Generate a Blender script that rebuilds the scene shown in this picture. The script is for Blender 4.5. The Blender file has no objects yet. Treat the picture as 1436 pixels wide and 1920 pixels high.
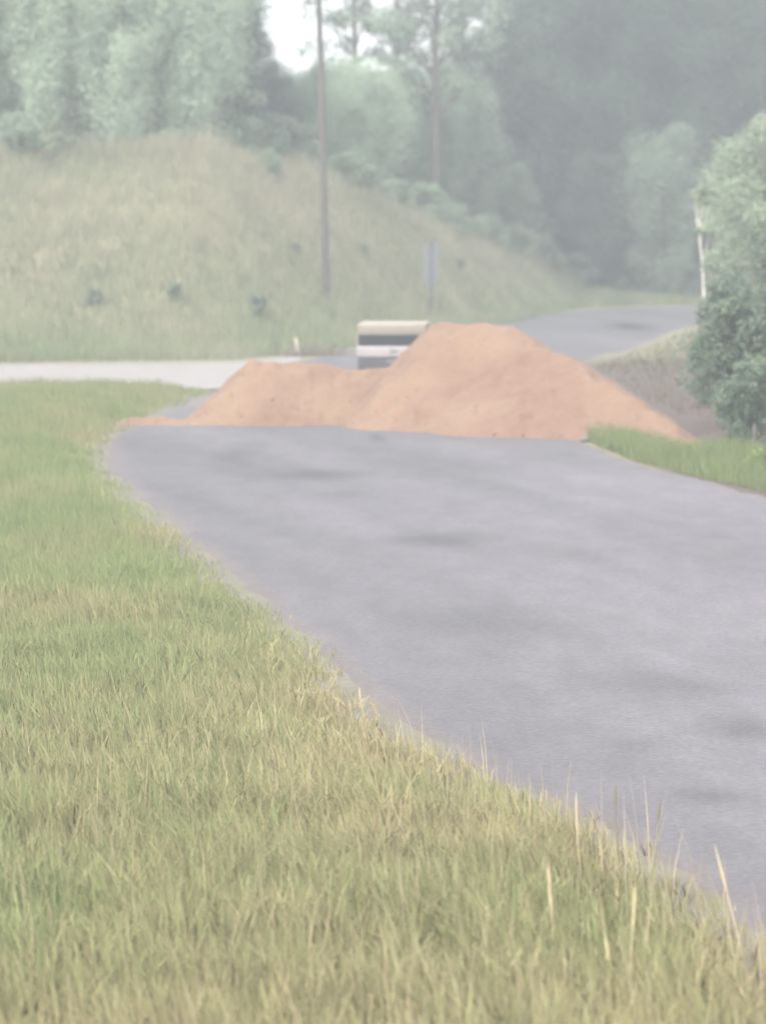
import bpy, bmesh, math, random
import numpy as np
from mathutils import Vector, Matrix

R = math.radians
scene = bpy.context.scene
C = scene.collection
rng = np.random.default_rng(7)
random.seed(7)

# ------------------------------------------------------------------ camera
F, W, H = 6500.0, 1436.0, 1920.0          # focal length and frame in photograph pixels
CAM = Vector((0, 0, 6.0))
PITCH = math.atan(560 / F)
cd = bpy.data.cameras.new('camera')
cam = bpy.data.objects.new('camera', cd)
C.objects.link(cam)
cam.location = CAM
cam.rotation_euler = (R(90) - PITCH, 0, 0)
cd.sensor_fit = 'HORIZONTAL'
cd.sensor_width = 36
cd.lens = F / W * 36
cd.clip_start = 0.5
cd.clip_end = 2000
cd.dof.use_dof = True
cd.dof.focus_distance = 42
cd.dof.aperture_fstop = 1.85
scene.camera = cam

# ------------------------------------------------------------------ sky, sun, exposure
SUN_EL, SUN_AZ = R(46), R(208)            # high veiled sun, behind the camera to the left
world = bpy.data.worlds.new('World')
scene.world = world
world.use_nodes = True
wn, wl = world.node_tree.nodes, world.node_tree.links
wn.clear()
sky = wn.new('ShaderNodeTexSky')
sky.sky_type = 'NISHITA'
sky.sun_disc = False
sky.sun_elevation = SUN_EL
sky.sun_rotation = SUN_AZ
sky.dust_density = 6
sky.air_density = 1.0
hs = wn.new('ShaderNodeHueSaturation')
hs.inputs['Saturation'].default_value = 0.18   # overcast
bg = wn.new('ShaderNodeBackground')
bg.inputs['Strength'].default_value = 0.11
wo = wn.new('ShaderNodeOutputWorld')
wl.new(sky.outputs[0], hs.inputs['Color'])
cloud = wn.new('ShaderNodeMix')                 # an even veil of cloud over the whole sky
cloud.data_type = 'RGBA'
cloud.inputs['Factor'].default_value = 0.6
cloud.inputs['B'].default_value = (6.3, 6.4, 6.6, 1)
wl.new(hs.outputs[0], cloud.inputs['A'])
wl.new(cloud.outputs['Result'], bg.inputs['Color'])
wl.new(bg.outputs[0], wo.inputs['Surface'])

sd = bpy.data.lights.new('sun', 'SUN')
sd.energy = 1.0
sd.angle = R(35)
sd.color = (1.0, 0.965, 0.91)
sun = bpy.data.objects.new('sun', sd)
C.objects.link(sun)
sdir = Vector((math.sin(SUN_AZ) * math.cos(SUN_EL), math.cos(SUN_AZ) * math.cos(SUN_EL), math.sin(SUN_EL)))
sun.rotation_euler = (-sdir).to_track_quat('-Z', 'Y').to_euler()
sun.location = (0, 0, 60)

scene.view_settings.view_transform = 'Standard'
scene.view_settings.look = 'None'
scene.view_settings.exposure = 2.63
scene.view_settings.gamma = 1
scene.view_settings.use_curve_mapping = False
scene.render.engine = 'CYCLES'
scene.cycles.use_denoising = True
scene.cycles.use_adaptive_sampling = True
scene.cycles.adaptive_threshold = 0.02
scene.cycles.max_bounces = 6
scene.cycles.diffuse_bounces = 3
scene.cycles.glossy_bounces = 2
scene.cycles.transmission_bounces = 4
scene.cycles.volume_bounces = 1
scene.cycles.transparent_max_bounces = 8

HAZE_DENSITY = 0.0032
HAZE_COLOR = (0.238, 0.257, 0.268)


# ------------------------------------------------------------------ helpers
def hash2(ix, iy, seed):
    n = (ix.astype(np.int64) * 374761393 + iy.astype(np.int64) * 668265263 + seed * 1442695041) & 0x7fffffff
    n = ((n ^ (n >> 13)) * 1274126177) & 0x7fffffff
    n = n ^ (n >> 16)
    return (n & 0xffff) / 65535.0


def vnoise(x, y, seed=0):
    x = np.asarray(x, float); y = np.asarray(y, float)
    ix, iy = np.floor(x), np.floor(y)
    fx, fy = x - ix, y - iy
    fx = fx * fx * (3 - 2 * fx); fy = fy * fy * (3 - 2 * fy)
    a, b = hash2(ix, iy, seed), hash2(ix + 1, iy, seed)
    c, d = hash2(ix, iy + 1, seed), hash2(ix + 1, iy + 1, seed)
    return (a + (b - a) * fx) * (1 - fy) + (c + (d - c) * fx) * fy


def fbm(x, y, seed=0, o=4):
    s, a, t = 0, 0.5, 0
    for k in range(o):
        s = s + a * vnoise(np.asarray(x) * 2 ** k, np.asarray(y) * 2 ** k, seed + k)
        t += a; a *= 0.5
    return s / t


def sstep(t):
    t = np.clip(t, 0, 1)
    return t * t * (3 - 2 * t)


# the bank on the left: its foot and crest lines and its height
FX = [-150, -60, -16, -6, -1.6, 6.2, 12.4, 20, 60, 150]
FY = [120, 133, 144, 147, 158, 191, 224, 236, 250, 260]
CX = [-150, -60, -19, -8.4, -4.4, 4.2, 9.5, 13.6, 20, 150]
CY = [150, 165, 173, 173, 181, 206, 222, 238, 250, 280]
CH = [9.0, 9.3, 8.8, 8.5, 7.6, 4.0, 2.2, 0.7, 0.5, 0.5]


def zfun(x, y):
    x = np.asarray(x, float); y = np.asarray(y, float)
    yf, yc, h = np.interp(x, FX, FY), np.interp(x, CX, CY), np.interp(x, CX, CH)
    t = (y - yf) / (yc - yf)
    z = h * (0.35 * np.clip(t, 0, 1) + 0.65 * sstep(t))
    z = z + np.where(t > 0, (fbm(x * 0.2, y * 0.2, 3) - 0.5) * 2.0 * np.clip(t * 1.5, 0, 1) * np.clip(h / 5, 0, 1), 0)
    z = z + np.clip(t - 1, 0, 4) * 0.35
    # right-hand verge: a low dirt rise behind the pile
    rb = np.exp(-(((x - 14) / 4.2) ** 2 + ((y - 112) / 22) ** 2))
    return z + rb * 0.9


RX = Matrix.Rotation(R(90) - PITCH, 3, 'X')


def ray(px, py):
    return RX @ Vector(((px - W / 2) / F, (H / 2 - py) / F, -1)).normalized()


def P(px, py, y):
    """world point seen at a photograph pixel, at depth y"""
    d = ray(px, py)
    return CAM + d * (y / d.y)


def G(px, py):
    """world point of the terrain seen at a photograph pixel"""
    d = ray(px, py)
    ys = np.arange(10, 340, 0.1)
    x, z = CAM.x + d.x / d.y * ys, CAM.z + d.z / d.y * ys
    hit = np.nonzero(z <= zfun(x, ys))[0]
    k = hit[0] if len(hit) else -1
    return Vector((x[k], ys[k], float(zfun(x[k], ys[k]))))


def tag(o, label, cat, group=None, kind=None):
    if label: o['label'] = label
    if cat: o['category'] = cat
    if group: o['group'] = group
    if kind: o['kind'] = kind
    return o


def empty(name, loc, rz=0):
    o = bpy.data.objects.new(name, None)
    o.empty_display_size = 0.3
    o.location = loc
    o.rotation_euler = (0, 0, rz)
    C.objects.link(o)
    return o


def link(name, me, parent=None, mat=None):
    o = bpy.data.objects.new(name, me)
    C.objects.link(o)
    if parent: o.parent = parent
    if mat and not me.materials: me.materials.append(mat)
    return o


def mesh_np(name, verts, faces, col=None, smooth=False, mat=None):
    """faces: an (n,k) int array or a list of such arrays"""
    me = bpy.data.meshes.new(name)
    verts = np.asarray(verts, np.float32)
    if not isinstance(faces, list): faces = [faces]
    faces = [np.asarray(f, np.int32) for f in faces if len(f)]
    loops = np.concatenate([f.ravel() for f in faces])
    tot = np.concatenate([np.full(len(f), f.shape[1], np.int32) for f in faces])
    start = np.concatenate([[0], np.cumsum(tot)[:-1]]).astype(np.int32)
    me.vertices.add(len(verts)); me.vertices.foreach_set('co', verts.ravel())
    me.loops.add(len(loops)); me.loops.foreach_set('vertex_index', loops)
    me.polygons.add(len(tot)); me.polygons.foreach_set('loop_start', start); me.polygons.foreach_set('loop_total', tot)
    me.polygons.foreach_set('use_smooth', np.full(len(tot), smooth))
    if col is not None:
        a = me.attributes.new('col', 'FLOAT_COLOR', 'POINT')
        c = np.ones((len(verts), 4), np.float32); c[:, :3] = col
        a.data.foreach_set('color', c.ravel())
    me.update(calc_edges=True)
    if mat: me.materials.append(mat)
    return me


def bm_mesh(name, bm, mat=None, smooth=False):
    me = bpy.data.meshes.new(name)
    bm.to_mesh(me); bm.free()
    if smooth:
        for p in me.polygons: p.use_smooth = True
    if mat: me.materials.append(mat)
    return me


def tube_np(pts, rad, n=8):
    pts = np.asarray(pts, float); k = len(pts)
    v = []
    for i in range(k):
        t = pts[min(i + 1, k - 1)] - pts[max(i - 1, 0)]
        t = t / (np.linalg.norm(t) + 1e-9)
        a = np.cross(t, [0.3, 0.9, 0.1] if abs(t[2]) > 0.7 else [0, 0, 1.0]); a /= np.linalg.norm(a)
        b = np.cross(t, a)
        for j in range(n):
            q = 2 * math.pi * j / n
            v.append(pts[i] + rad[i] * (a * math.cos(q) + b * math.sin(q)))
    f = [[i * n + j, i * n + (j + 1) % n, (i + 1) * n + (j + 1) % n, (i + 1) * n + j] for i in range(k - 1) for j in range(n)]
    return np.array(v), np.array(f)


def join_np(parts):
    vs, fs, o = [], [], 0
    for v, f in parts:
        vs.append(v); fs.append(np.asarray(f) + o); o += len(v)
    return np.concatenate(vs), np.concatenate(fs)


def box(bm, x0, x1, y0, y1, z0, z1, bevel=0, seg=2):
    r = bmesh.ops.create_cube(bm, size=1)
    vs = r['verts']
    for v in vs:
        v.co = Vector(((x0 + x1) / 2 + v.co.x * (x1 - x0), (y0 + y1) / 2 + v.co.y * (y1 - y0), (z0 + z1) / 2 + v.co.z * (z1 - z0)))
    if bevel:
        es = list({e for v in vs for e in v.link_edges})
        bmesh.ops.bevel(bm, geom=es, offset=bevel, segments=seg, affect='EDGES', profile=0.5)


def boxpart(name, dims, mat, parent, bevel=0.01, seg=2):
    bm = bmesh.new(); box(bm, *dims, bevel=bevel, seg=seg)
    return link(name, bm_mesh(name, bm, mat), parent)


# ------------------------------------------------------------------ materials
def material(name, c1, c2=None, scale=1.0, rough=0.9, detail=6, bump=0.0, bscale=None, spec=0.3, stretch=None, c3=None, scale3=0.1, attr=False, trans=0.0, speck=0.0):
    m = bpy.data.materials.new(name)
    m.use_nodes = True
    n, l = m.node_tree.nodes, m.node_tree.links
    b = n['Principled BSDF']
    b.inputs['Roughness'].default_value = rough
    b.inputs['Specular IOR Level'].default_value = spec
    tc = n.new('ShaderNodeTexCoord')
    src = tc.outputs['Object']
    if stretch:
        mp = n.new('ShaderNodeMapping')
        mp.inputs['Scale'].default_value = stretch[0]
        mp.inputs['Rotation'].default_value = stretch[1]
        l.new(src, mp.inputs['Vector']); src = mp.outputs[0]
    col = None
    if c2 is not None:
        no = n.new('ShaderNodeTexNoise')
        no.inputs['Scale'].default_value = scale; no.inputs['Detail'].default_value = detail; no.inputs['Roughness'].default_value = 0.65
        l.new(src, no.inputs['Vector'])
        ra = n.new('ShaderNodeValToRGB')
        ra.color_ramp.elements[0].position = 0.32; ra.color_ramp.elements[1].position = 0.68
        ra.color_ramp.elements[0].color = (*c1, 1); ra.color_ramp.elements[1].color = (*c2, 1)
        l.new(no.outputs['Fac'], ra.inputs['Fac'])
        col = ra.outputs['Color']
        if c3 is not None:
            n3 = n.new('ShaderNodeTexNoise'); n3.inputs['Scale'].default_value = scale3; n3.inputs['Detail'].default_value = 4
            l.new(src, n3.inputs['Vector'])
            r3 = n.new('ShaderNodeMapRange'); r3.inputs[1].default_value = 0.42; r3.inputs[2].default_value = 0.66
            l.new(n3.outputs['Fac'], r3.inputs[0])
            mx = n.new('ShaderNodeMix'); mx.data_type = 'RGBA'
            l.new(r3.outputs[0], mx.inputs['Factor']); l.new(col, mx.inputs['A'])
            mx.inputs['B'].default_value = (*c3, 1)
            col = mx.outputs['Result']
    if speck and col is not None:
        ns = n.new('ShaderNodeTexNoise'); ns.inputs['Scale'].default_value = 16; ns.inputs['Detail'].default_value = 3
        l.new(tc.outputs['Object'], ns.inputs['Vector'])
        rs_ = n.new('ShaderNodeMapRange'); rs_.inputs[1].default_value = 0.3; rs_.inputs[2].default_value = 0.7
        rs_.inputs[3].default_value = 1 - speck; rs_.inputs[4].default_value = 1 + speck
        l.new(ns.outputs['Fac'], rs_.inputs[0])
        mm = n.new('ShaderNodeMix'); mm.data_type = 'RGBA'; mm.blend_type = 'MULTIPLY'; mm.inputs['Factor'].default_value = 1
        l.new(col, mm.inputs['A']); l.new(rs_.outputs[0], mm.inputs['B']); col = mm.outputs['Result']
    if attr:
        at = n.new('ShaderNodeAttribute'); at.attribute_name = 'col'
        if col is None: col = at.outputs['Color']
        else:
            mu = n.new('ShaderNodeMix'); mu.data_type = 'RGBA'; mu.blend_type = 'MULTIPLY'; mu.inputs['Factor'].default_value = 1
            l.new(col, mu.inputs['A']); l.new(at.outputs['Color'], mu.inputs['B']); col = mu.outputs['Result']
    if col is None: b.inputs['Base Color'].default_value = (*c1, 1)
    else: l.new(col, b.inputs['Base Color'])
    if bump:
        nb = n.new('ShaderNodeTexNoise'); nb.inputs['Scale'].default_value = bscale or scale * 4; nb.inputs['Detail'].default_value = 5
        l.new(tc.outputs['Object'], nb.inputs['Vector'])
        bu = n.new('ShaderNodeBump'); bu.inputs['Strength'].default_value = bump; bu.inputs['Distance'].default_value = 0.05
        l.new(nb.outputs['Fac'], bu.inputs['Height']); l.new(bu.outputs[0], b.inputs['Normal'])
    if trans and col is not None:
        tr = n.new('ShaderNodeBsdfTranslucent'); ms = n.new('ShaderNodeMixShader'); ms.inputs[0].default_value = trans
        l.new(col, tr.inputs['Color']); l.new(b.outputs[0], ms.inputs[1]); l.new(tr.outputs[0], ms.inputs[2])
        l.new(ms.outputs[0], n['Material Output'].inputs['Surface'])
    return m


M = {}
M['soil'] = material('soil', (0.85, 0.82, 0.8), (1.2, 1.18, 1.15), 0.7, c3=(1.0, 1.08, 0.95), scale3=0.13, bump=0.5, bscale=6, attr=True)
M['asphalt'] = material('asphalt', (0.070, 0.0645, 0.0715), (0.089, 0.0825, 0.0905), 1.6, speck=.22, rough=0.85, detail=12, bump=0.4, bscale=22,
                        stretch=((1.0, 0.32, 1), (0, 0, R(14))), attr=True)
M['gravel'] = material('gravel', (0.158, 0.143, 0.138), (0.195, 0.178, 0.172), 1.2, bump=0.5, bscale=12)
M['sand'] = material('sand', (0.112, 0.062, 0.042), (0.142, 0.084, 0.0585), 2.4, c3=(0.156, 0.100, 0.0645), speck=.12, scale3=0.33, bump=0.7, bscale=7)
M['grass'] = material('grass', (1, 1, 1), rough=0.75, attr=True, trans=0.42, spec=0.2)
M['leaf'] = material('leaf', (1, 1, 1), rough=0.7, attr=True, trans=0.42, spec=0.25)
M['bark'] = material('bark', (0.06, 0.052, 0.045), (0.12, 0.105, 0.09), 3, bump=0.6, bscale=10)
M['pale_bark'] = material('pale_bark', (0.36, 0.33, 0.28), (0.5, 0.47, 0.41), 3, bump=0.3, bscale=10)
M['pole_wood'] = material('pole_wood', (0.058, 0.052, 0.046), (0.09, 0.081, 0.072), 2.0, stretch=((3, 3, 0.3), (0, 0, 0)), bump=0.3, bscale=8)
M['van_cream'] = material('van_cream', (0.175, 0.147, 0.118), (0.20, 0.168, 0.135), 2.5, rough=0.5, spec=0.4)
M['van_white'] = material('van_white', (0.235, 0.212, 0.208), (0.262, 0.237, 0.232), 2.5, rough=0.45, spec=0.4)
M['glass'] = material('glass', (0.02, 0.021, 0.025), rough=0.35, spec=0.12)
M['rubber'] = material('rubber', (0.028, 0.027, 0.03), (0.05, 0.047, 0.047), 6, rough=0.8)
M['bumper'] = material('bumper', (0.038, 0.035, 0.041), (0.06, 0.055, 0.063), 4, rough=0.6)
M['red_lens'] = material('red_lens', (0.25, 0.03, 0.025), rough=0.3)
M['plate'] = material('plate', (0.13, 0.13, 0.125), rough=0.5)
M['sign_metal'] = material('sign_metal', (0.112, 0.112, 0.118), (0.135, 0.134, 0.14), 2, rough=0.55)
M['post_metal'] = material('post_metal', (0.05, 0.052, 0.06), (0.08, 0.08, 0.09), 4, rough=0.7)
M['weathered'] = material('weathered', (0.42, 0.37, 0.29), (0.55, 0.49, 0.39), 6)
M['twig'] = material('twig', (0.11, 0.085, 0.07), (0.17, 0.14, 0.115), 6)
M['stone'] = material('stone', (0.09, 0.085, 0.08), (0.15, 0.14, 0.13), 8, bump=0.5)

# ------------------------------------------------------------------ ground
def axis(fine0, fine1, step, lo, hi):
    a = list(np.arange(fine0, fine1 + 1e-6, step))
    s, v = step, fine0
    left = []
    while v > lo: s *= 1.35; v -= s; left.append(max(v, lo))
    s, v = step, fine1
    right = []
    while v < hi: s *= 1.35; v += s; right.append(min(v, hi))
    return np.array(left[::-1] + a + right)


def grid_mesh(name, xs, ys, zf, mat, smooth=True, colf=None):
    X, Y = np.meshgrid(xs, ys)
    Z = zf(X, Y)
    v = np.stack([X.ravel(), Y.ravel(), Z.ravel()], 1)
    nx, ny = len(xs), len(ys)
    i = np.arange(nx * ny).reshape(ny, nx)
    f = np.stack([i[:-1, :-1].ravel(), i[:-1, 1:].ravel(), i[1:, 1:].ravel(), i[1:, :-1].ravel()], 1)
    return mesh_np(name, v, f, smooth=smooth, mat=mat, col=colf(v[:, 0], v[:, 1]) if colf else None)


gx = axis(-36, 34, 0.9, -150, 150)
gy = axis(-4, 270, 0.9, -40, 330)
EDGE_Y, EDGE_X = [-12, 8, 18, 27.9, 33.6, 40, 55.7, 67, 85, 98, 118], [9.5, 6.6, 4.7, 3.1, 1.97, .14, -2.4, -4.3, -6.9, -7.2, -5.8]


def ground_col(x, y):
    """straw thatch under the grass, bare reddish-brown dirt on the right-hand slope"""
    b = sstep((x - (3.5 + 0.02 * y) + 2.5 * (fbm(x * .3, y * .3, 15) - .5)) / 2.0) * sstep((150 - y) / 15)
    b = b[:, None]
    c = np.array([0.135, 0.122, 0.078]) * (1 - b) + np.array([0.055, 0.038, 0.034]) * b
    e = np.clip(1 - np.abs(x - np.interp(y, EDGE_Y, EDGE_X)) / 1.5, 0, 1)[:, None] * (y < 125)[:, None]   # trodden gravelly shoulder
    return c * (1 - e) + np.array([0.078, 0.071, 0.064]) * e


ground = tag(link('ground', grid_mesh('ground', gx, gy, zfun, M['soil'], colf=ground_col)), None, None, kind='structure')

# ------------------------------------------------------------------ the paved road
def gpt(px, py):
    g = G(px, py); return (g.x, g.y)


left_edge = [(9.5, -12), (6.6, 8), (4.7, 18), gpt(1436, 1800), gpt(1100, 1560), gpt(740, 1370), gpt(440, 1100), gpt(300, 985),
             gpt(205, 900), gpt(186, 850), gpt(215, 812), (-7.1, 101), (-6.5, 109), (-5.8, 118), (-4.4, 132), (-2.8, 146), (-0.6, 159),
             gpt(930, 605), (11.2, 212), (16, 222), (24, 228), (60, 233)]
right_edge = [(24, -12), (18.5, 8), (16.5, 18), (14.3, 28), (12.9, 36), (11.9, 43), (10.3, 56), (9.2, 66),
              (8.2, 74), (6.6, 82), gpt(1100, 828), (5.1, 98), (5.4, 108), (6.3, 119), (8.2, 134), (9.8, 144), (12, 158),
              (15, 177), (18.6, 192), (22, 200), (29, 208), (60, 213)]


def resample(pts, n):
    p = np.array(pts, float); k = len(p)
    t = np.linspace(0, k - 1, n)
    i = np.clip(t.astype(int), 0, k - 2); u = (t - i)[:, None]
    p0, p1, p2, p3 = p[np.clip(i - 1, 0, k - 1)], p[i], p[i + 1], p[np.clip(i + 2, 0, k - 1)]
    return 0.5 * ((2 * p1) + (-p0 + p2) * u + (2 * p0 - 5 * p1 + 4 * p2 - p3) * u ** 2 + (-p0 + 3 * p1 - 3 * p2 + p3) * u ** 3)


NS, NW = 760, 40
Le, Re = resample(left_edge, NS), resample(right_edge, NS)
st = np.arange(NS)
rag = (fbm(Le[:, 1] * 0.9, st * 0, 11) - 0.5) * 0.45
Le2 = Le + np.stack([rag, rag * 0], 1)
rag2 = (fbm(Re[:, 1] * 0.9, st * 0, 19) - 0.5) * 0.5
Re2 = Re + np.stack([rag2, rag2 * 0], 1)
u = np.linspace(0, 1, NW)[None, :, None]
RP = Le2[:, None, :] * (1 - u) + Re2[:, None, :] * u
rx, ry = RP[..., 0].ravel(), RP[..., 1].ravel()
edge = np.minimum(u, 1 - u)[..., 0] * np.ones((NS, 1))
rz = 0.02 + 0.012 * (fbm(rx * 0.5, ry * 0.3, 5) - 0.5) - 0.06 * (edge.ravel() < 0.001)
# worn, patched surface: old oil stains, tyre marks and a broad darker wheel track
stain = np.ones(len(rx))
for px, py, ax, ay, k in [(590, 892, 1.25, 1.6, .2), (450, 850, .5, 5, .1), (820, 1015, 1.0, 1.6, .2), (640, 930, .7, 1.0, .1), (1180, 612, 1.1, 6, .4),
                          (705, 822, .14, 1.6, .3), (1390, 1370, .45, .9, .18), (900, 1170, 1.2, 2.0, .1), (1250, 1290, 1.2, 1.2, .13),
                          (1330, 1500, .5, .5, .14), (1190, 1400, .4, .6, .1), (930, 870, 2.2, 3, .08), (1060, 1040, 1.5, 1.6, .07)]:
    g = G(px, py)
    dd = ((rx - g.x) / ax) ** 2 + ((ry - g.y) / ay) ** 2
    dd = dd * (0.5 + 1.1 * fbm(rx * 1.3 + px, ry * 0.7, 23))
    stain *= 1 - 2.2 * k * np.exp(-dd)
lane = fbm(rx * 0.42 + ry * 0.07, ry * 0.05, 31)
swp = fbm((rx + ry * 0.25) * 0.42, ry * 0.035, 33, 5)
sw2 = fbm((rx + ry * 0.25) * 1.3, ry * 0.12, 35, 4)
stain *= (0.86 + 0.28 * lane) * (0.74 + 0.52 * swp) * (0.87 + 0.26 * sw2)
stain *= 0.95 + 0.1 * fbm(rx * 2.2 + ry * 0.35, ry * 0.28, 37, 3)
ecol = np.clip(edge.ravel() / 0.05, 0, 1)[:, None]
rc = stain[:, None] * (ecol * np.array([1, 1, 1]) + (1 - ecol) * np.array([1.35, 1.18, 0.98]))
ii = np.arange(NS * NW).reshape(NS, NW)
rf = np.stack([ii[:-1, :-1].ravel(), ii[:-1, 1:].ravel(), ii[1:, 1:].ravel(), ii[1:, :-1].ravel()], 1)
road = tag(link('road', mesh_np('road', np.stack([rx, ry, rz], 1), rf, col=rc, smooth=True, mat=M['asphalt'])), None, None, kind='structure')

# the pale gravel track coming in from the left
tx = np.linspace(-60, -3.4, 130)
near = 118.0 - 0.02 * (tx + 10) ** 2 * 0.2 + (fbm(tx * 0.6, tx * 0, 41) - 0.5) * 1.0
far = np.interp(tx, FX, FY) - 8.0 + (fbm(tx * 0.6, tx * 0, 43) - 0.5) * 1.0
near = np.minimum(near, far - 14)
q = np.linspace(0, 1, 9)[None, :]
tY = near[:, None] * (1 - q) + far[:, None] * q
tX = tx[:, None] * np.ones((1, 9))
ii = np.arange(130 * 9).reshape(130, 9)
tf = np.stack([ii[:-1, :-1].ravel(), ii[1:, :-1].ravel(), ii[1:, 1:].ravel(), ii[:-1, 1:].ravel()], 1)
tag(link('gravel_road', mesh_np('gravel_road', np.stack([tX.ravel(), tY.ravel(), np.full(tX.size, 0.045)], 1), tf, smooth=True, mat=M['gravel'])), None, None, kind='structure')


def road_left(y):
    m = Le[:, 1]
    k = np.argsort(m[:660]); return np.interp(y, m[:660][k], Le[:660, 0][k])


def road_right(y):
    k = np.argsort(Re[:, 1]); return np.interp(y, Re[k, 1], Re[k, 0])


# ------------------------------------------------------------------ the two dirt heaps
def heap_field(segs, x, y):
    z = np.full(x.shape, -9.0)
    for (a, b, sl, ax, rnd) in segs:
        a, b = np.array(a, float), np.array(b, float)
        d = b[:2] - a[:2]; L2 = d @ d + 1e-9
        t = np.clip(((x - a[0]) * d[0] + (y - a[1]) * d[1]) / L2, 0, 1)
        dx, dy = (x - a[0] - t * d[0]) * ax, y - a[1] - t * d[1]
        r = np.sqrt(dx * dx + dy * dy + rnd * rnd) - rnd
        z = np.maximum(z, a[2] + t * (b[2] - a[2]) - sl * r)
    return z


def heap(name, segs, x0, x1, y0, y1, seed, step=0.085):
    xs, ys = np.arange(x0, x1, step), np.arange(y0, y1, step)
    X, Y = np.meshgrid(xs, ys)
    wob = (fbm(X * 0.45, Y * 0.45, seed) - 0.5) * 1.3
    Z = heap_field(segs, X + wob * 0.55, Y + wob * 0.8)
    Z = Z + (fbm(X * 0.9, Y * 0.9, seed + 5) - 0.5) * 0.34 * np.clip(Z + 0.3, 0, 1)
    Z = Z + (fbm(X * 3.8, Y * 1.5, seed + 9, 4) - 0.5) * 0.20 * np.clip(Z * 2 + 0.3, 0, 1)
    Z = np.maximum(Z, -0.05)
    i = np.arange(X.size).reshape(X.shape)
    f = np.stack([i[:-1, :-1].ravel(), i[:-1, 1:].ravel(), i[1:, 1:].ravel(), i[1:, :-1].ravel()], 1)
    zf = Z.ravel()
    f = f[(zf[f] > -0.045).any(axis=1)]
    used = np.unique(f); re = np.full(X.size, -1); re[used] = np.arange(len(used))
    v = np.stack([X.ravel(), Y.ravel(), zf], 1)[used]
    o = link(name, mesh_np(name, v, re[f], smooth=True, mat=M['sand']))
    # clods that have rolled to the toe and lie on the slope
    parts = []
    toe = v[(v[:, 2] > 0.0)]
    toe = toe[rng.choice(len(toe), 110, p=(np.exp(-toe[:, 2] * 2.2) / np.exp(-toe[:, 2] * 2.2).sum()))]
    base, bf = ico(1)
    for p in toe:
        s = rng.uniform(0.02, 0.06)
        parts.append((base * s * rng.uniform(0.7, 1.25, 3) * (1 + rng.uniform(-.18, .18, (len(base), 1))) + p, bf))
    cv, cf = join_np(parts)
    c = link('clods', mesh_np('clods', cv, cf, smooth=True, mat=M['sand']), o)
    c['kind'] = 'stuff'
    return o


def ico(sub):
    bm = bmesh.new(); bmesh.ops.create_icosphere(bm, subdivisions=sub, radius=1)
    bm.verts.ensure_lookup_table()
    v = np.array([w.co[:] for w in bm.verts]); f = np.array([[w.index for w in p.verts] for p in bm.faces])
    bm.free(); return v, f


tag(heap('dirt_pile', [((1.75, 99.3, 2.88), (3.7, 98.0, 2.88), .73, 1.32, .45), ((3.7, 98.0, 2.8), (8.3, 88.9, -.02), .62, 1.0, .25)],
         -4, 10, 85.5, 106, 51),
    'large orange-tan dirt pile, the taller heap, dumped across the asphalt road', 'dirt pile')
tag(heap('dirt_pile', [((-3.75, 100.3, 1.78), (0.4, 100.2, 1.50), .74, 1.35, .3), ((-7.1, 98.8, .16), (-5.0, 98.7, .2), .28, 0.8, .1)],
         -8.5, 4, 94.5, 105, 77),
    'lower orange-tan dirt heap left of the taller pile, sloping onto asphalt', 'dirt pile')

# ------------------------------------------------------------------ grass
GREEN = np.array([0.165, 0.198, 0.082]); LUSH = np.array([0.134, 0.162, 0.073])
STRAW = np.array([0.218, 0.188, 0.096]); TAN = np.array([0.27, 0.23, 0.147]); BROWN = np.array([0.07, 0.052, 0.030])


def blades(x, y, z, h, w, col, seg=2, lean=0.35, bias=(0.0, 0.0)):
    n = len(x)
    a = rng.uniform(0, 2 * np.pi, n); side = np.stack([np.cos(a), np.sin(a), a * 0], 1) * (w * 0.5)[:, None]
    la = rng.uniform(0, 2 * np.pi, n); ln = rng.uniform(0.05, 1, n) * lean * h
    lv = np.stack([np.cos(la) * ln + bias[0] * h, np.sin(la) * ln + bias[1] * h, la * 0], 1)
    b = np.stack([x, y, z], 1)
    up = np.array([0, 0, 1.0])
    tip = b + lv + up * (h * np.sqrt(np.clip(1 - (ln / h) ** 2, .2, 1)))[:, None]
    if seg == 1:
        v = np.stack([b - side, b + side, tip], 1).reshape(-1, 3)
        i = np.arange(n)[:, None] * 3
        return v, [i + np.array([0, 1, 2])], np.repeat(col, 3, 0)
    mid = b + lv * 0.35 + up * (h * 0.55)[:, None]
    v = np.stack([b - side, b + side, mid + side * .8, mid - side * .8, tip], 1).reshape(-1, 3)
    i = np.arange(n)[:, None] * 5
    return v, [i + np.array([0, 1, 2, 3]), i + np.array([3, 2, 4])], np.repeat(col, 5, 0)


def merge_blades(chunks):
    vs, q, t, cs, o = [], [], [], [], 0
    for v, fs, c in chunks:
        for f in fs: (q if f.shape[1] == 4 else t).append(f + o)
        vs.append(v); cs.append(c); o += len(v)
    return np.concatenate(vs), ([np.concatenate(q)] if q else []) + ([np.concatenate(t)] if t else []), np.concatenate(cs)


def grass_color(x, y, dry):
    n = len(x)
    p = fbm(x * 0.55, y * 0.22, 61)
    s = np.clip(dry + (p - 0.5) * 1.5 + rng.normal(0, .22, n), 0, 1)[:, None]
    g = LUSH + (GREEN - LUSH) * rng.random((n, 1))
    c = g * (1 - s) + (STRAW + (TAN - STRAW) * rng.random((n, 1)) * .7) * s
    c = np.where(rng.random((n, 1)) < (0.06 * np.clip(1.9 - y / 30, .1, 1))[:, None], BROWN * rng.uniform(.6, 1.6, (n, 1)), c)
    return c * (1 + rng.uniform(-.27, .27, (n, 1)) * np.clip(34 / y, .35, 1)[:, None]) * (0.97 + 0.36 * fbm(x * 2.1, y * 1.1, 66)[:, None])


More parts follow.
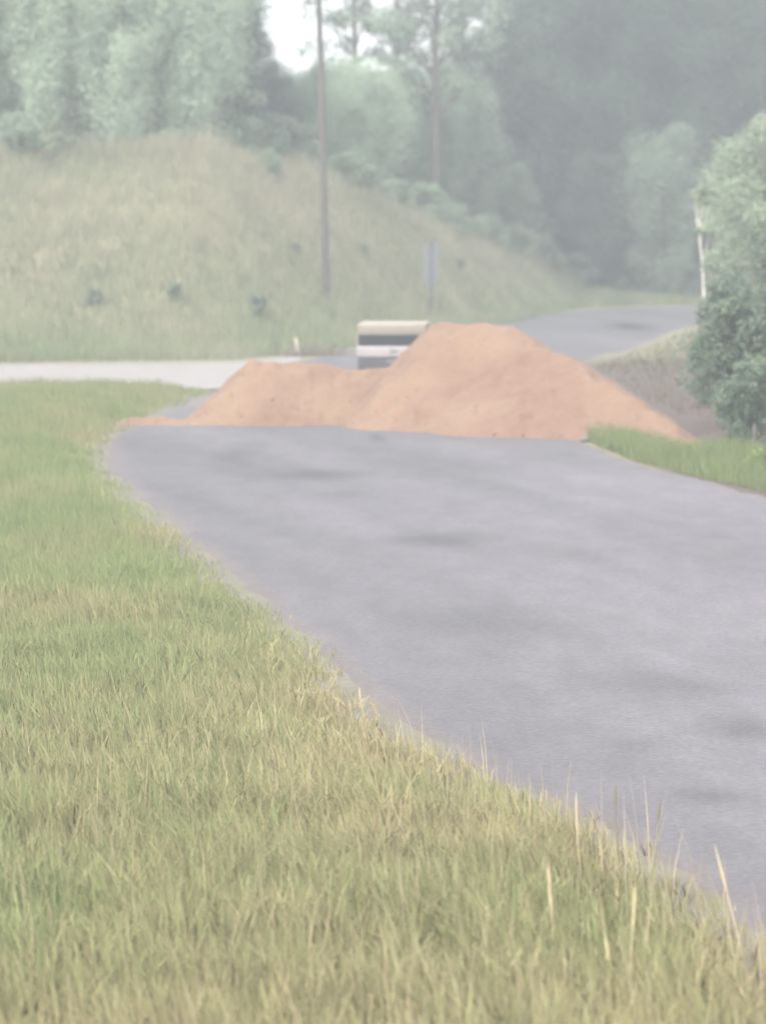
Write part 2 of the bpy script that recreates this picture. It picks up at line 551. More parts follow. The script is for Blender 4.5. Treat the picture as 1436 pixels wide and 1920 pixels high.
def band(y0, y1, dens, hlo, hhi, w, seg, pad=3.5):
    A = (0.1105 * y1 + pad + 8) * (y1 - y0) * 2
    n = int(A * dens)
    y = rng.uniform(y0, y1, n); x = rng.uniform(-(0.1105 * y1 + pad), 9, n)
    e = road_left(y) + (fbm(y * 0.8, x * 0.5, 71) - 0.46) * 0.8 + np.clip(rng.normal(-.05, .2, len(y)), -.6, .22)
    k = (x < e) & (x > -(0.1105 * y + pad))
    x, y, e = x[k], y[k], e[k]
    inn = np.clip((e - x) / 1.5, 0, 1)
    k = rng.random(len(x)) < 0.16 + 0.84 * inn ** 1.3
    x, y, inn = x[k], y[k], inn[k]
    cl = fbm(x * 1.3, y * 1.3, 81)
    h = rng.uniform(hlo, hhi, len(x)) * (0.32 + 0.68 * inn) * (0.6 + 0.85 * cl)
    dry = np.clip(0.84 - (y - 24) / 46, 0.05, 0.95) + (1 - inn) * 0.35
    ww = w * rng.uniform(.6, 1.4, len(x))
    return blades(x, y, zfun(x, y) - 0.02, h, ww, grass_color(x, y, dry), seg, 0.75, (-0.10, 0))


chunks = [band(19, 34, 430, .2, .68, .018, 2), band(34, 56, 380, .2, .58, .021, 2), band(56, 84, 260, .2, .52, .030, 1),
          band(84, 117, 190, .25, .6, .04, 1, 6)]
# loose seed-bearing stems through the near meadow
n = 1500
y = rng.uniform(21, 38, n); x = rng.uniform(-7, 6, n); k = (x < road_left(y) - .1) & (x > -(0.1105 * y + 2)); x, y = x[k], y[k]
chunks.append(blades(x, y, zfun(x, y), rng.uniform(.5, .98, len(x)) * (.6 + .8 * fbm(x * .9, y * .6, 68)), np.full(len(x), .012), np.repeat((TAN * 1.25)[None], len(x), 0) * rng.uniform(.7, 1.25, (len(x), 1)), 2, .3, (-.08, 0)))
v, f, c = merge_blades(chunks)
tag(link('grass', mesh_np('grass', v, f, col=c, mat=M['grass'])), 'tall green and straw-coloured meadow grass left of the asphalt road', 'grass', kind='stuff')


def strip_grass(name, label, x, y, h, w, col, lean=.5):
    v, f, c = blades(x, y, zfun(x, y) - .02, h, w, col, 1, lean)
    return tag(link(name, mesh_np(name, v, f, col=c, mat=M['grass'])), label, 'grass', kind='stuff')


# bank on the left, long pale grass
n = 330000
x = rng.uniform(-34, 22, n); y = rng.uniform(140, 262, n)
yf = np.interp(x, FX, FY); yc = np.interp(x, CX, CY)
k = (y > yf - 4.2) & (y < yc + 8); x, y = x[k], y[k]
tt = np.clip((y - np.interp(x, FX, FY)) / (np.interp(x, CX, CY) - np.interp(x, FX, FY)), 0, 1.2)
pn = fbm(x * 0.22, y * 0.16, 91); pn2 = fbm(x * 0.8, y * 0.5, 95)
s = np.clip(0.22 + 0.75 * tt + (pn - .5) * 1.7 + rng.normal(0, .15, len(x)), 0, 1)[:, None]
col = (np.array([.15, .18, .098]) + np.array([.05, .05, .03]) * rng.random((len(x), 1))) * (1 - s) + np.array([.27, .253, .176]) * s
col = col * (0.66 + .66 * pn2[:, None]) * rng.uniform(.88, 1.12, (len(x), 1))
strip_grass('bank_grass', 'long pale dry grass covering the sloping bank behind the gravel track', x, y, rng.uniform(.3, .95, len(x)) * (.5 + pn2) * (1 + .7 * np.clip((tt - .85) / .2, 0, 1)), rng.uniform(.03, .075, len(x)), col)

# right-hand verges
def verge(name, label, px_poly, n, hlo, hhi, w, c1, c2, tall=0.0):
    pts = [G(*p) for p in px_poly]
    xs, ys = [p.x for p in pts], [p.y for p in pts]
    x = rng.uniform(min(xs), max(xs), n * 4); y = rng.uniform(min(ys), max(ys), n * 4)
    ins = np.zeros(len(x), bool)
    j = len(xs) - 1
    for i in range(len(xs)):
        cnd = ((ys[i] > y) != (ys[j] > y)) & (x < (xs[j] - xs[i]) * (y - ys[i]) / (ys[j] - ys[i] + 1e-9) + xs[i])
        ins ^= cnd; j = i
    x, y = x[ins][:n], y[ins][:n]
    t = np.clip(fbm(x * .8, y * .4, 101) * 1.6 - .3 + rng.normal(0, .15, len(x)), 0, 1)[:, None]
    col = (np.array(c1) * (1 - t) + np.array(c2) * t) * rng.uniform(.75, 1.25, (len(x), 1))
    tuft = .45 + 1.2 * fbm(x * 1.5, y * 1.0, 107) ** 1.5 + tall * np.exp(-((x - 5.9) / .8) ** 2)
    strip_grass(name, label, x, y, rng.uniform(hlo, hhi, len(x)) * tuft, rng.uniform(.6, 1.3, len(x)) * w, col)


verge('verge_grass', 'green grass strip at right road edge before the dirt pile tail', [(1096, 826), (1180, 832), (1290, 848), (1500, 850), (1500, 950), (1436, 925), (1300, 893), (1190, 866)],
      15000, .16, .55, .028, LUSH * 1.0, GREEN * 1.0, tall=.5)
verge('verge_grass', 'thin dull grass on the dirt slope between far road and dark bushes', [(1115, 690), (1280, 625), (1400, 600), (1420, 760), (1300, 790), (1200, 745)],
      3200, .1, .35, .05, LUSH * .6, BROWN * 1.7)
verge('verge_grass', 'pale grass edging the far bend of the road below the wood', [(1040, 572), (1100, 552), (1500, 548), (1500, 575), (1280, 571), (1120, 572)],
      9000, .3, .9, .09, GREEN * 1.3, TAN)

# tall stalks that stand out against the road
def stalk(px, py_base, py_top, lean_px, col, bent=0.0):
    g = G(px, py_base); top = P(px + lean_px, py_top, g.y)
    L = top - g
    e = empty('grass_stalk', g)
    pts = [Vector((0, 0, -.02)) + L * t + Vector((math.sin(t * 3.1) * bent, 0, 0)) for t in np.linspace(0, .72, 6)]
    v, f = tube_np(pts, np.linspace(.007, .005, 6), 5)
    link('stem', mesh_np('stem', v, f, smooth=True, mat=col), e)
    pts = [Vector((0, 0, -.02)) + L * t + Vector((math.sin(t * 3.1) * bent, 0, 0)) for t in np.linspace(.62, 1, 6)]
    v, f = tube_np(pts, [.005, .008, .0105, .010, .007, .001], 6)
    v += rng.uniform(-.003, .003, v.shape)
    link('seed_head', mesh_np('seed_head', v, f, mat=col), e)
    return e


M['straw'] = material('straw', (0.33, 0.27, 0.16), (0.42, 0.35, 0.22), 9)
M['dark_straw'] = material('dark_straw', (0.10, 0.078, 0.05), (0.14, 0.11, 0.07), 9)
stalks = [(1045, 1840, 1612, -18, 'straw', 'pale straw stalk with fat head, leftmost beside the leaning pair'),
          (1092, 1690, 1480, -12, 'straw', 'pale slender stalk reaching up over the asphalt edge'),
          (1094, 1720, 1555, -20, 'dark_straw', 'dark stem leaning just in front of a pale slender stalk'),
          (1164, 1640, 1462, -10, 'dark_straw', 'thin dark stalk with branched tip standing against grey road'),
          (1222, 1640, 1496, 16, 'dark_straw', 'dark stalk leaning right with bushy tip against the road'),
          (1176, 1900, 1650, 16, 'straw', 'tall pale stalk bending right near the bottom right meadow'),
          (1170, 1895, 1755, -34, 'straw', 'short pale stalk leaning left from the foot of a taller one'),
          (1178, 1800, 1710, -24, 'dark_straw', 'short dark stem tilted left beside a tall pale stalk'),
          (1266, 1740, 1640, -4, 'dark_straw', 'grey-brown stem at the road shoulder, lower right'),
          (1398, 1815, 1580, -58, 'straw', 'faint pale stalk leaning left over the asphalt, furthest right'),
          (1070, 1915, 1790, -10, 'straw', 'pale stalk at the bottom edge under the asphalt corner'),
          (684, 1345, 1285, -10, 'straw', 'single pale stalk at the kerb midway along the meadow edge')]
for px, pb, pt, lp, mt, lab in stalks:
    tag(stalk(px, pb, pt, lp, M[mt], random.uniform(-.02, .03)), lab, 'grass stalk', 'tall stalks along the meadow edge')

# ------------------------------------------------------------------ trees and shrubs
def leaves_np(cent, rad, per, size, base, dark, rs, flat=0.75, vary=.7):
    n = len(cent) * per
    ci = np.repeat(np.arange(len(cent)), per)
    d = rs.normal(size=(n, 3)); d /= np.linalg.norm(d, axis=1)[:, None]
    r = rs.random(n) ** 0.45
    p = cent[ci] + d * (r * rad[ci])[:, None] * np.array([1, 1, flat])
    nrm = d * 0.8 + rs.normal(size=(n, 3)) * 0.6 + np.array([0, 0, 0.35]); nrm /= np.linalg.norm(nrm, axis=1)[:, None]
    a = np.cross(nrm, rs.normal(size=(n, 3))); a /= np.linalg.norm(a, axis=1)[:, None]
    b = np.cross(nrm, a)
    s = size * rs.uniform(.55, 1.35, n)[:, None]
    v = np.stack([p - a * s, p + b * s * .45, p + a * s, p - b * s * .45], 1).reshape(-1, 3)
    f = np.arange(n * 4).reshape(n, 4)
    tone = rs.uniform(0, 1, len(cent))[ci][:, None] * vary + rs.uniform(0, 1, (n, 1)) * (1 - vary)
    c = (np.array(dark) * (1 - tone) + np.array(base) * tone)
    return v, f, np.repeat(c, 4, 0)


def tree_meshes(name, seed, Ht, cr, cb, nclump, per, size, base, dark, bark, trunk_r=.2, clump=(.8, 1.5), top=1.0, multi=1, shape='oval', flat=.75, vary=.7):
    rs = np.random.default_rng(seed)
    cent, rad = [], []
    while len(cent) < nclump:
        p = rs.uniform(-1, 1, 3); l = np.linalg.norm(p)
        if l > 1 or rs.random() > .25 + .75 * l: continue
        t = (p[2] + 1) / 2
        wdt = {'oval': (.65 + .7 * t) if t < .5 else 1.0, 'cone': 1.25 - t, 'wide': 1.0}[shape]
        ang = math.atan2(p[1], p[0])
        lob = 0.8 + 0.35 * math.sin(ang * 3 + seed) * math.sin(t * 7 + seed * 2)
        cent.append([p[0] * cr * wdt * lob, p[1] * cr * wdt * lob, cb + t * (Ht * top - cb)]); rad.append(rs.uniform(*clump))
    cent, rad = np.array(cent), np.array(rad)
    parts = []
    for m in range(multi):
        off = np.array([0, 0, 0]) if multi == 1 else np.array([math.cos(m * 2.4) * .3, math.sin(m * 2.4) * .3, 0])
        lx, ly = rs.uniform(-.05, .05, 2) * Ht * (1 if multi == 1 else 3)
        tp = [off + np.array([lx * t ** 1.5 + math.sin(t * 5 + seed) * .12, ly * t ** 1.5, Ht * .92 * t - .15]) for t in np.linspace(0, 1, 9)]
        parts.append(tube_np(tp, trunk_r * (1.05 - np.linspace(0, 1, 9) * .92) * np.array([1.35] + [1] * 8), 8))
        idx = rs.choice(len(cent), min(len(cent), 26 // multi), replace=False)
        for i in idx:
            c = cent[i]; zt = max(.12 * Ht, min(c[2] * .78, Ht * .85)); t = zt / (Ht * .92)
            s0 = np.array([np.interp(t, np.linspace(0, 1, 9), [q[k] for q in tp]) for k in range(3)])
            md = s0 * .45 + c * .55 + np.array([0, 0, -.12 * np.linalg.norm(c - s0)])
            r0 = trunk_r * (1.05 - t * .92) * .5
            parts.append(tube_np([s0, s0 * .7 + md * .3, md, c], [r0, r0 * .8, r0 * .5, r0 * .16], 5))
    v, f = join_np(parts)
    tr = mesh_np('trunk', v, f, smooth=True, mat=bark)
    v, f, c = leaves_np(cent, rad, per, size, base, dark, rs, flat, vary)
    return tr, mesh_np('crown', v, f, col=c, mat=M['leaf'])


def place(name, meshes, loc, rz=0, sc=(1, 1, 1), label='', cat='tree', group=None):
    e = empty(name, loc, rz)
    e.scale = sc
    link('trunk' if cat == 'tree' else 'stem', meshes[0], e)
    link('crown' if cat == 'tree' else 'foliage', meshes[1], e)
    return tag(e, label, cat, group)


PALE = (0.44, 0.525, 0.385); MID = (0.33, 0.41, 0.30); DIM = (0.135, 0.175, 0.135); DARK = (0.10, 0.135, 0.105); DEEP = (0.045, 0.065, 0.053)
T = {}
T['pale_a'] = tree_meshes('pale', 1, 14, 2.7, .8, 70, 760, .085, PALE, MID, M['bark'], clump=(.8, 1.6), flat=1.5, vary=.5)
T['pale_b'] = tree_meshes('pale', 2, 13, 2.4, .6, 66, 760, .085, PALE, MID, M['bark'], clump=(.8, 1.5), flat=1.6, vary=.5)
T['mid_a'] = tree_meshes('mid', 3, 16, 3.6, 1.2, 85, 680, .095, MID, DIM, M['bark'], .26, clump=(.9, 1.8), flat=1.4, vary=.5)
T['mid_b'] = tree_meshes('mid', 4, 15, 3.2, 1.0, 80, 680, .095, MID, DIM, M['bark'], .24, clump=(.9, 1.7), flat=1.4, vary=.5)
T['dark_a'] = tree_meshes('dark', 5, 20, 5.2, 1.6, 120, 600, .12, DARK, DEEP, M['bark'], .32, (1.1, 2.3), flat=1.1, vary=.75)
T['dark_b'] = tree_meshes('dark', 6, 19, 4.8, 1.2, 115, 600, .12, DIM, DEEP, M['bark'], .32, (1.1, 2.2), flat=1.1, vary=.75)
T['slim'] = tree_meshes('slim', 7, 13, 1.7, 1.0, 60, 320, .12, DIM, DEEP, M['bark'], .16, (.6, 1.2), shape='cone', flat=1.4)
T['sparse'] = tree_meshes('sparse', 8, 19, 4.4, 6.5, 50, 100, .15, MID, DEEP, M['bark'], .34, (.6, 1.2))
S = {}
S['shrub_a'] = tree_meshes('shrub', 11, 2.2, 1.3, .15, 30, 200, .08, (.26, .32, .22), (.17, .22, .15), M['bark'], .04, (.3, .55), multi=3, shape='wide')
S['shrub_b'] = tree_meshes('shrub', 12, 2.0, 1.1, .15, 30, 200, .08, (.18, .23, .165), (.11, .145, .105), M['bark'], .04, (.3, .5), multi=3, shape='wide')
S['shrub_d'] = tree_meshes('shrub', 13, 1.0, .45, .05, 16, 60, .09, (.19, .22, .15), (.12, .14, .1), M['bark'], .02, (.15, .3), multi=2)


def tree_at(name, kind, px, y, label, group=None, sc=1.0, hs_=1.0, rz=None):
    x = (px - W / 2) / F * y
    z = float(zfun(x, y))
    return place(name, T[kind], (x, y, z - .1), random.uniform(0, 6.28) if rz is None else rz, (sc, sc, sc * hs_), label, 'tree', group)


ORD = ['first', 'second', 'third', 'fourth', 'fifth', 'sixth', 'seventh', 'eighth', 'ninth', 'tenth', 'eleventh', 'twelfth']
GL, GC, GR = 'trees of the wood behind the grassy bank, left of pole', 'trees behind the bank right of pole', 'dark trees beyond the far bend of road'
LL = 'hazy green tree behind the front row of the wood left of the pole'
LC = 'dim tree standing behind the low middle trees under the sky gap'
LR = 'tall dark hazy tree deep in the right-hand wood beyond the road bend'
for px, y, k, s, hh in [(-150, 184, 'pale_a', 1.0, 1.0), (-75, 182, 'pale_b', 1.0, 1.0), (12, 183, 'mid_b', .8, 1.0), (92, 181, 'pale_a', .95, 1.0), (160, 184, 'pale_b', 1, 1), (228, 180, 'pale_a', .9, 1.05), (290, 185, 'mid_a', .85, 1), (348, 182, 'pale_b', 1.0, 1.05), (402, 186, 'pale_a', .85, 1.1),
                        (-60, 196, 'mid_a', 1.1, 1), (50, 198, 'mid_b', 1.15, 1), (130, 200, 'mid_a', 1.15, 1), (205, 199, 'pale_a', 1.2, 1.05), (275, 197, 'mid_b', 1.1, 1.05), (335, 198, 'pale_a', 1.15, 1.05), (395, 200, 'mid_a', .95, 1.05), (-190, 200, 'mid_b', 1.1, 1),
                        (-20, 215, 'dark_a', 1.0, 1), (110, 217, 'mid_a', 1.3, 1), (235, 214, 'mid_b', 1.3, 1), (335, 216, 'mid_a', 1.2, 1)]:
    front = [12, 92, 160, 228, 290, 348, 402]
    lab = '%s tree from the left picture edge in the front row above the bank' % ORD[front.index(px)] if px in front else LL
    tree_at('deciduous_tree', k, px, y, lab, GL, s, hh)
tree_at('deciduous_tree', 'slim', 440, 190, 'slender blue-green tree at the left edge of the bright sky gap', None, 1.0, 1.08)
HT = {'pale_a': 13, 'pale_b': 12, 'mid_a': 16, 'mid_b': 15, 'dark_a': 20, 'dark_b': 19, 'slim': 13, 'sparse': 19}
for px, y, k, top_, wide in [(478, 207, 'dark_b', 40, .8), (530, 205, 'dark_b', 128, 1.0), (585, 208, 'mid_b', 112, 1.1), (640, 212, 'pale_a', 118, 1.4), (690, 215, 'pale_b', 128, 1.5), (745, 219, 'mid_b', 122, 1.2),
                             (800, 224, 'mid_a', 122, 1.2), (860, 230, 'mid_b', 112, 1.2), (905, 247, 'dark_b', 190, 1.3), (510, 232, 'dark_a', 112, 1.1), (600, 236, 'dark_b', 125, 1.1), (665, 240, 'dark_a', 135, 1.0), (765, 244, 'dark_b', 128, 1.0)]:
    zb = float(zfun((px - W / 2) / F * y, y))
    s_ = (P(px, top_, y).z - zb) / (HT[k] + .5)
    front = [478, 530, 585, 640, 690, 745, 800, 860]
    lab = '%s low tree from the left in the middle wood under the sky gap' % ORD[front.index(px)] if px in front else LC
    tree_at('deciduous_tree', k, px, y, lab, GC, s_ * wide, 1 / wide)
tree_at('deciduous_tree', 'sparse', 812, 218, 'tall thin-leaved tree with dark trunk standing against the sky gap', None, 1.15, 1.0, 1.0)
tree_at('deciduous_tree', 'sparse', 668, 226, 'thin-leaved tree hanging its twigs into the sky just right of pole', None, 1.0, 1.0, 4.0)
tree_at('deciduous_tree', 'sparse', 872, 238, 'thin-leaved tree with sky flecks right of the tall dark trunk', None, 1.2, 1.0, 5.2)
tree_at('deciduous_tree', 'sparse', 930, 250, 'thin-leaved tree where the sky gap meets the dark right-hand wood', None, 1.3, 1.0, 3.1)
tree_at('deciduous_tree', 'sparse', 740, 252, 'sparse tree showing sky between its twigs, midway between pole and dark trunk', None, 1.2, 1.0, 2.2)
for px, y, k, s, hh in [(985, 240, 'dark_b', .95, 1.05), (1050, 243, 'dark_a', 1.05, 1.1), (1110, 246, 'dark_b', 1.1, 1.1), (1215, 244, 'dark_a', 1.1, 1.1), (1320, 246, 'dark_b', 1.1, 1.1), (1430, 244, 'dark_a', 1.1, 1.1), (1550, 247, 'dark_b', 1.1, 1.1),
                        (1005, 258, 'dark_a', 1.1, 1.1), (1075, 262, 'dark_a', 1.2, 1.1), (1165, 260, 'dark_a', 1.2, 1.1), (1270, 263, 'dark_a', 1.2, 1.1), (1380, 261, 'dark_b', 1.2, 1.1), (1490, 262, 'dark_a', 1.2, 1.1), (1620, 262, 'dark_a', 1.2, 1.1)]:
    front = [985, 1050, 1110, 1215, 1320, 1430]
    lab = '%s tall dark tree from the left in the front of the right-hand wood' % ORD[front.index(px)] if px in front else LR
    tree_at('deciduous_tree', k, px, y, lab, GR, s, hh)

for px, y, k, top_, lab in [(1130, 238, 'dark_b', 275, 'lower rounded tree below the dark canopy left of the pale trunks'), (1245, 236, 'mid_b', 228, 'lighter hazy tree under the dark canopy beside the bright pale tree'), (960, 236, 'mid_b', 300, 'low grey-green tree at the wood edge above the bank end')]:
    zb = float(zfun((px - W / 2) / F * y, y)); s_ = (P(px, top_, y).z - zb) / (HT[k] + .5)
    tree_at('deciduous_tree', k, px, y, lab, None, s_ * 1.3, 1 / 1.3)

# the pale tree on the right with thin light trunks, and the dark bushes before it
pt = tree_meshes('pale_tree', 21, 10.0, 2.5, 2.2, 62, 420, .095, (0.31, 0.37, 0.25), (0.235, 0.29, 0.195), M['pale_bark'], .11, (.6, 1.2), flat=1.1, vary=.4)
g = P(1418, 560, 150)
place('birch_tree', pt, (g.x, 150, float(zfun(g.x, 150)) - .1), .6, (1, 1, 1.0), 'bright pale green tree behind the dark bushes at right edge', 'tree')
for px, y, h_, lab in [(1316, 128, 7.2, 'thin pale trunk standing left of the bright tree, the taller one'), (1338, 126, 4.4, 'short thin pale trunk just right of the taller pale trunk')]:
    x = (px - W / 2) / F * y
    tm = tree_meshes('sapling', 30 + int(h_), h_, .55, h_ * .62, 14, 70, .075, (.27, .33, .22), (.2, .25, .17), M['pale_bark'], .095, (.2, .4))
    place('birch_sapling', tm, (x, y, float(zfun(x, y)) - .1), 0, (1, 1, 1), lab, 'tree')

NEARL, NEARD = (0.155, 0.205, 0.135), (0.085, 0.118, 0.08)
B = [tree_meshes('bush', 41, 5.6, 2.0, .15, 74, 150, .10, NEARL, NEARD, M['bark'], .08, (.4, .75), multi=3, shape='wide'),
     tree_meshes('bush', 42, 3.6, 1.35, .1, 55, 140, .095, NEARL, NEARD, M['bark'], .06, (.35, .6), multi=3, shape='wide')]
for px, y, k, s, lab in [(1578, 93, 0, 1.34, 'tallest dark green bush cut by the right edge of the picture'),
                         (1388, 95, 1, 1.05, 'dark green bush left of the tallest, leaning over the dirt slope'),
                         (1336, 104, 1, .6, 'small dark bush at the left end of the right-hand bushes'),
                         (1400, 88.5, 1, .62, 'low dark bush at the foot of the taller bushes by the verge'),
                         (1370, 112, 1, 1.0, 'grey-green bush beside the far road bend, behind the dark bushes')]:
    x = (px - W / 2) / F * y
    place('bush', B[k], (x, y, float(zfun(x, y)) - .05), random.uniform(0, 6), (s, s, s), lab, 'bush')
# bright weed on the verge
x = (1428 - W / 2) / F * 79.5
wd = tree_meshes('weed', 45, .55, .35, .03, 12, 60, .06, (0.20, 0.25, 0.09), (0.15, 0.20, 0.07), M['bark'], .012, (.1, .2), multi=3)
place('weed', wd, (x, 79.5, 0), 0, (1.2, 1, 1), 'bright yellow-green weed on the verge at the right picture edge', 'plant')

# shrubs on the bank
def shrub_px(kind, px, py, s, label, hh=1.0, group=None):
    g = G(px, py)
    return place('shrub', S[kind], (g.x, g.y, g.z - .05), random.uniform(0, 6), (s, s, s * hh), label, 'shrub', group)


shrub_px('shrub_d', 480, 592, 1.15, 'darkest small shrub on the bank, left of the utility pole foot')
shrub_px('shrub_d', 330, 566, .95, 'small dark shrub on the bank between two other small shrubs')
shrub_px('shrub_d', 175, 572, .85, 'small grey-green shrub on the left part of the bank')
shrub_px('shrub_d', 678, 480, .75, 'dark upright weed clump on the bank right of the pole')
shrub_px('shrub_d', 555, 478, .65, 'faint dark weed clump on the bank just left of the pole')
shrub_px('shrub_d', 862, 505, .7, 'small dark weed clump on the bank right of the road sign')
for px, y, k, s, hh, lab in [(40, 172, 'shrub_a', 1.05, 1.0, 'rounded light green shrub on the bank crest at left picture edge'),
                             (508, 177, 'shrub_a', .42, 1.9, 'slim pale sapling standing on the crest before dark woods'),
                             (120, 176, 'shrub_b', .8, .8, 'low green shrub on the crest right of the rounded shrub'),
                             (330, 176, 'shrub_a', .8, .75, 'low pale shrub on the crest below the left wood')]:
    x = (px - W / 2) / F * y
    place('shrub', S[k], (x, y, float(zfun(x, y)) - .1), random.uniform(0, 6), (s, s, s * hh), lab, 'shrub')
GU = 'undergrowth below the wood behind the bank'
for k_ in range(26):
    px = -150 + k_ * 28 + random.uniform(-10, 10); y = random.choice((184, 189, 195, 201)); s = random.uniform(1.3, 2.1)
    x = (px - W / 2) / F * y
    place('shrub', S[random.choice(('shrub_a', 'shrub_b', 'shrub_b'))], (x, y, float(zfun(x, y)) - .2), random.uniform(0, 6), (s, s, s), 'hazy shrub of the undergrowth below the wood behind the left bank', 'shrub', GU)
GE = 'shrubs along the wood edge right of the pole'
EDGE_PX = [650, 735, 790, 850, 905, 940, 960, 985, 1020, 1050, 1090, 1160, 1235, 1300]
for px, y, s in [(650, 196, 1.2), (735, 203, 1.2), (790, 209, 1.3), (850, 214, 1.2), (905, 220, 1.3), (960, 226, 1.2), (985, 240, 1.9), (940, 243, 1.9), (1020, 232, 1.3), (1050, 243, 1.8), (1090, 237, 1.3), (1160, 238, 1.3), (1235, 238, 1.3), (1300, 236, 1.2)]:
    x = (px - W / 2) / F * y
    place('shrub', S['shrub_a' if px < 1000 else 'shrub_b'], (x, y, float(zfun(x, y)) - .1), random.uniform(0, 6), (s, s, s), '%s hazy green shrub from the left along the wood edge right of the pole' % (ORD + ['thirteenth', 'fourteenth'])[EDGE_PX.index(px)], 'shrub', GE)

# ------------------------------------------------------------------ utility pole
g = G(612, 560)
pole = empty('utility_pole', g)
top = P(598, 0, g.y) - g
L = top * 1.09
v, f = tube_np([L * t + Vector((0, 0, -.4 * (t == 0))) for t in np.linspace(0, 1, 14)], np.linspace(.19, .13, 14), 14)
link('shaft', mesh_np('shaft', v, f, smooth=True, mat=M['pole_wood']), pole)
cz = L * .965
ca = boxpart('crossarm', (cz.x - 1.2, cz.x + 1.2, cz.y - .22, cz.y - .12, cz.z - .06, cz.z + .06), M['pole_wood'], pole)
for dx in (-1.05, -.45, .45, 1.05):
    v, f = tube_np([(cz.x + dx, cz.y - .17, cz.z + h_) for h_ in (.058, .12, .14, .2, .22)], [.02, .02, .05, .045, .01], 8)
    link('insulator', mesh_np('insulator', v, f, smooth=True, mat=M['sign_metal']), pole)
tag(pole, 'tall weathered wooden utility pole standing on the grassy bank', 'utility pole')

# ------------------------------------------------------------------ road sign seen from behind
g = G(808, 583)
sg = empty('road_sign', g, R(-4))
s_ = F / g.y
hgt = (583 - 452) / s_
bm = bmesh.new(); box(bm, -.055, .055, -.045, .045, -.3, hgt, bevel=.008)
link('post', bm_mesh('post', bm, M['post_metal']), sg)
pw, pz0, pz1 = 14 / s_, (583 - 535) / s_, (583 - 456) / s_
bm = bmesh.new(); box(bm, -pw, pw, .05, .058, pz0, pz1, bevel=.003, seg=1)
pn_ = link('panel', bm_mesh('panel', bm, M['sign_metal']), sg)
for q in (.2, .8):
    zz = pz0 + (pz1 - pz0) * q
    boxpart('brace', (-pw * .8, pw * .8, .046, .0495, zz - .025, zz + .025), M['sign_metal'], sg, .001, 1)
tag(sg, 'pale road sign seen from behind on a dark post at the bank foot', 'road sign')

# ------------------------------------------------------------------ the van behind the pile
VY = 116.0
vl, vr = P(669.5, 640, VY), P(797, 640, VY)
vtop = P(730, 609, VY).z
vw = vr.x - vl.x
van = empty('van', ((vl.x + vr.x) / 2, VY, 0.02), R(-3))
hw = vw / 2
zz = lambda py: P(700, py, VY).z
z_roof, z_w1, z_w0, z_p0, z_b0 = vtop, zz(627.5), zz(651), zz(670), zz(692)
LEN = 3.7
bm = bmesh.new(); box(bm, -hw, hw, .012, LEN, z_w1 - .03, z_roof, bevel=.02, seg=2)
roof = link('roof', bm_mesh('roof', bm, M['van_cream'], True), van)
bm = bmesh.new(); box(bm, -hw - .03, hw + .03, -.01, LEN + .9, z_p0 - .02, z_w0 + .02, bevel=.03, seg=3)
link('body', bm_mesh('body', bm, M['van_white'], True), van)
bm = bmesh.new(); box(bm, -hw + .02, hw - .02, .03, LEN - .1, z_w0 - .05, z_w1 + .02, bevel=.02, seg=1)
link('window_band', bm_mesh('window_band', bm, M['glass']), van)
for sx in (-1, 1):
    for y0, y1 in ((.0, .12), (1.2, 1.32), (2.4, 2.52), (3.3, 3.45)):
        boxpart('window_pillar', (sx * (hw - .012) - .03, sx * (hw - .012) + .03, y0, y1, z_w0 + .01, z_w1 - .01), M['van_cream'], van, .01)
boxpart('lower_body', (-hw + .05, hw - .05, .06, LEN + .8, z_b0 + .02, z_p0), M['bumper'], van, .03)
boxpart('bumper', (-hw + .02, hw - .02, -.1, .1, z_b0 - .04, z_p0 - .06), M['bumper'], van, .03)
for sx in (-1, 1):
    boxpart('tail_light', (sx * (hw - .1) - .05, sx * (hw - .1) + .05, -.022, .0, z_p0 + .05, z_w0 - .06), M['van_white'], van, .006)
bm = bmesh.new(); box(bm, -.16, .16, -.118, -.101, z_p0 - .2, z_p0 - .1, bevel=.003, seg=1)
link('number_plate', bm_mesh('number_plate', bm, M['plate']), van)
boxpart('door_seam', (-.012, .012, -.016, -.008, z_p0 + .03, z_w0 - .01), M['bumper'], van, .001, 1)
boxpart('door_handle', (.05, .2, -.04, -.008, z_w0 - .16, z_w0 - .12), M['bumper'], van, .006)
for sx in (-1, 1):
    for wy in (.85, 3.5):
        bm = bmesh.new(); bmesh.ops.create_cone(bm, cap_ends=True, segments=28, radius1=.36, radius2=.36, depth=.24)
        bmesh.ops.bevel(bm, geom=[e_ for e_ in bm.edges if abs(e_.verts[0].co.z - e_.verts[1].co.z) < .01], offset=.04, segments=2, affect='EDGES')
        wh = link('wheel', bm_mesh('wheel', bm, M['rubber'], False), van)
        wh.location = (sx * (hw - .14), wy, .36); wh.rotation_euler = (0, R(90), 0)
        bm = bmesh.new(); bmesh.ops.create_cone(bm, cap_ends=True, segments=20, radius1=.2, radius2=.17, depth=.05)
        rm = link('rim', bm_mesh('rim', bm, M['sign_metal']), wh); rm.location = (0, 0, sx * .125)
tag(van, 'cream-roofed white van seen from behind over the dirt pile', 'van')

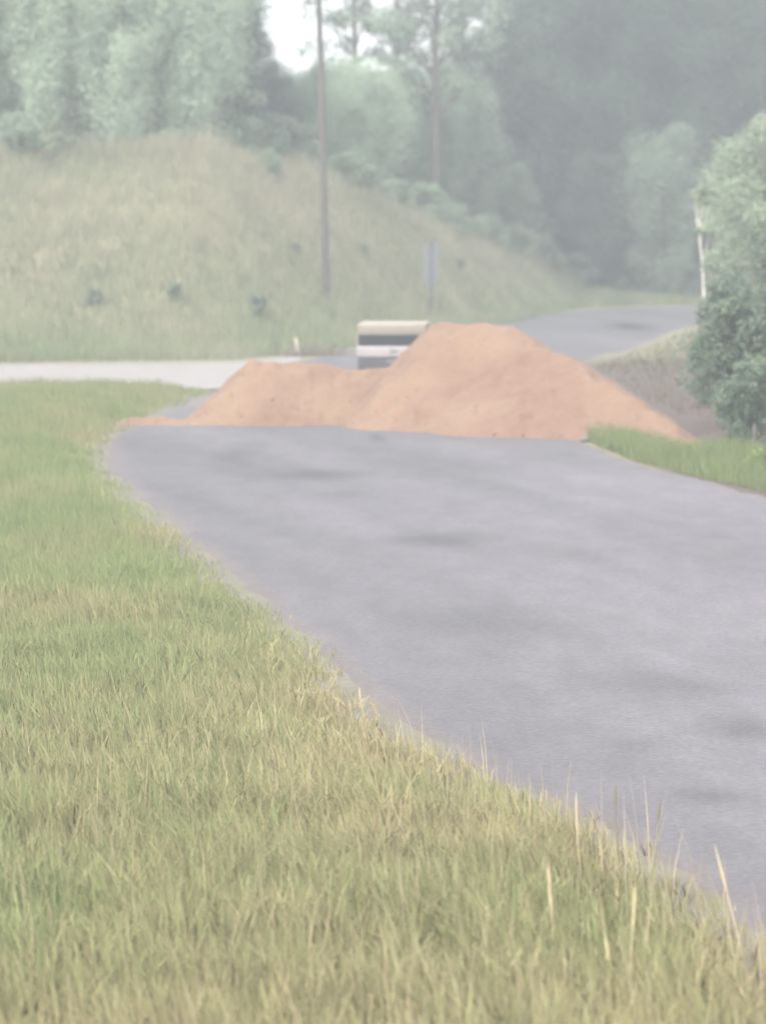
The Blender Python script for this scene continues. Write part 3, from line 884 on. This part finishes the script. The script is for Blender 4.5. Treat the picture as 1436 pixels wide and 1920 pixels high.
# ------------------------------------------------------------------ small things
g = G(560, 668)
st_ = empty('marker_stake', g)
hh = (668 - 632) / (F / g.y)
bm = bmesh.new(); box(bm, -.035, .035, -.03, .03, -.2, hh, bevel=.006, seg=1)
o = link('stake', bm_mesh('stake', bm, M['weathered']), st_); o.rotation_euler = (0, R(-9), 0)
tag(st_, 'short pale wooden stake leaning at the bank foot beside dead brush', 'stake')
parts = []
g = G(590, 667)
for _ in range(190):
    b = np.array([rng.normal(0, .75), rng.normal(0, .5), 0]); a = rng.uniform(0, 6.28); l_ = rng.uniform(.3, .9); el = rng.uniform(.1, 1.1)
    d = np.array([math.cos(a) * math.cos(el), math.sin(a) * math.cos(el), math.sin(el)]) * l_
    parts.append(tube_np([b, b + d * .5 + rng.normal(0, .04, 3), b + d], [.022, .016, .006], 4))
v, f = join_np(parts)
o = link('dead_brush', mesh_np('dead_brush', v, f, mat=M['twig'])); o.location = g
tag(o, 'low heap of brown dead twigs at the bank foot left of van', 'brush', kind='stuff')
# a broken pale board stuck in the toe of the pile
g = P(853, 796, 94.9)
bm = bmesh.new(); box(bm, -.075, .075, -.02, .02, -.35, .3, bevel=.006, seg=1)
o = link('board', bm_mesh('board', bm, M['weathered'])); o.location = g; o.rotation_euler = (R(-18), R(5), R(10))
tag(o, 'short pale board sticking out of the toe of the taller dirt pile', 'board')
v, f = ico(2)
g = G(1096, 829)
v = v * np.array([.13, .1, .1]) * (1 + (vnoise(v[:, 0] * 2 + 5, v[:, 1] * 2 + v[:, 2] * 3, 9) - .5)[:, None] * .6)
o = link('rock', mesh_np('rock', v, f, mat=M['stone'])); o.location = (g.x, g.y, .08)
tag(o, 'small dark rock at the corner of road, dirt pile and verge', 'rock')
g = G(1412, 856)
bm = bmesh.new(); box(bm, -.035, .035, -.035, .035, -.2, .8, bevel=.008, seg=1)
o = link('fence_post', bm_mesh('fence_post', bm, M['bark'])); o.location = g; o.rotation_euler = (0, R(2), 0)
tag(o, 'short dark wooden post in front of the dark bushes at right', 'post')

# ------------------------------------------------------------------ haze
hb = bmesh.new(); box(hb, -160, 160, -50, 340, -1.2, 34)
hm = bpy.data.materials.new('haze'); hm.use_nodes = True
hn = hm.node_tree.nodes; hn.remove(hn['Principled BSDF'])
pv = hn.new('ShaderNodeVolumePrincipled')
pv.inputs['Color'].default_value = (*HAZE_COLOR, 1)
pv.inputs['Density'].default_value = HAZE_DENSITY
hm.node_tree.links.new(pv.outputs[0], hn['Material Output'].inputs['Volume'])
hz = link('haze', bm_mesh('haze', hb, hm))
hz['kind'] = 'stuff'
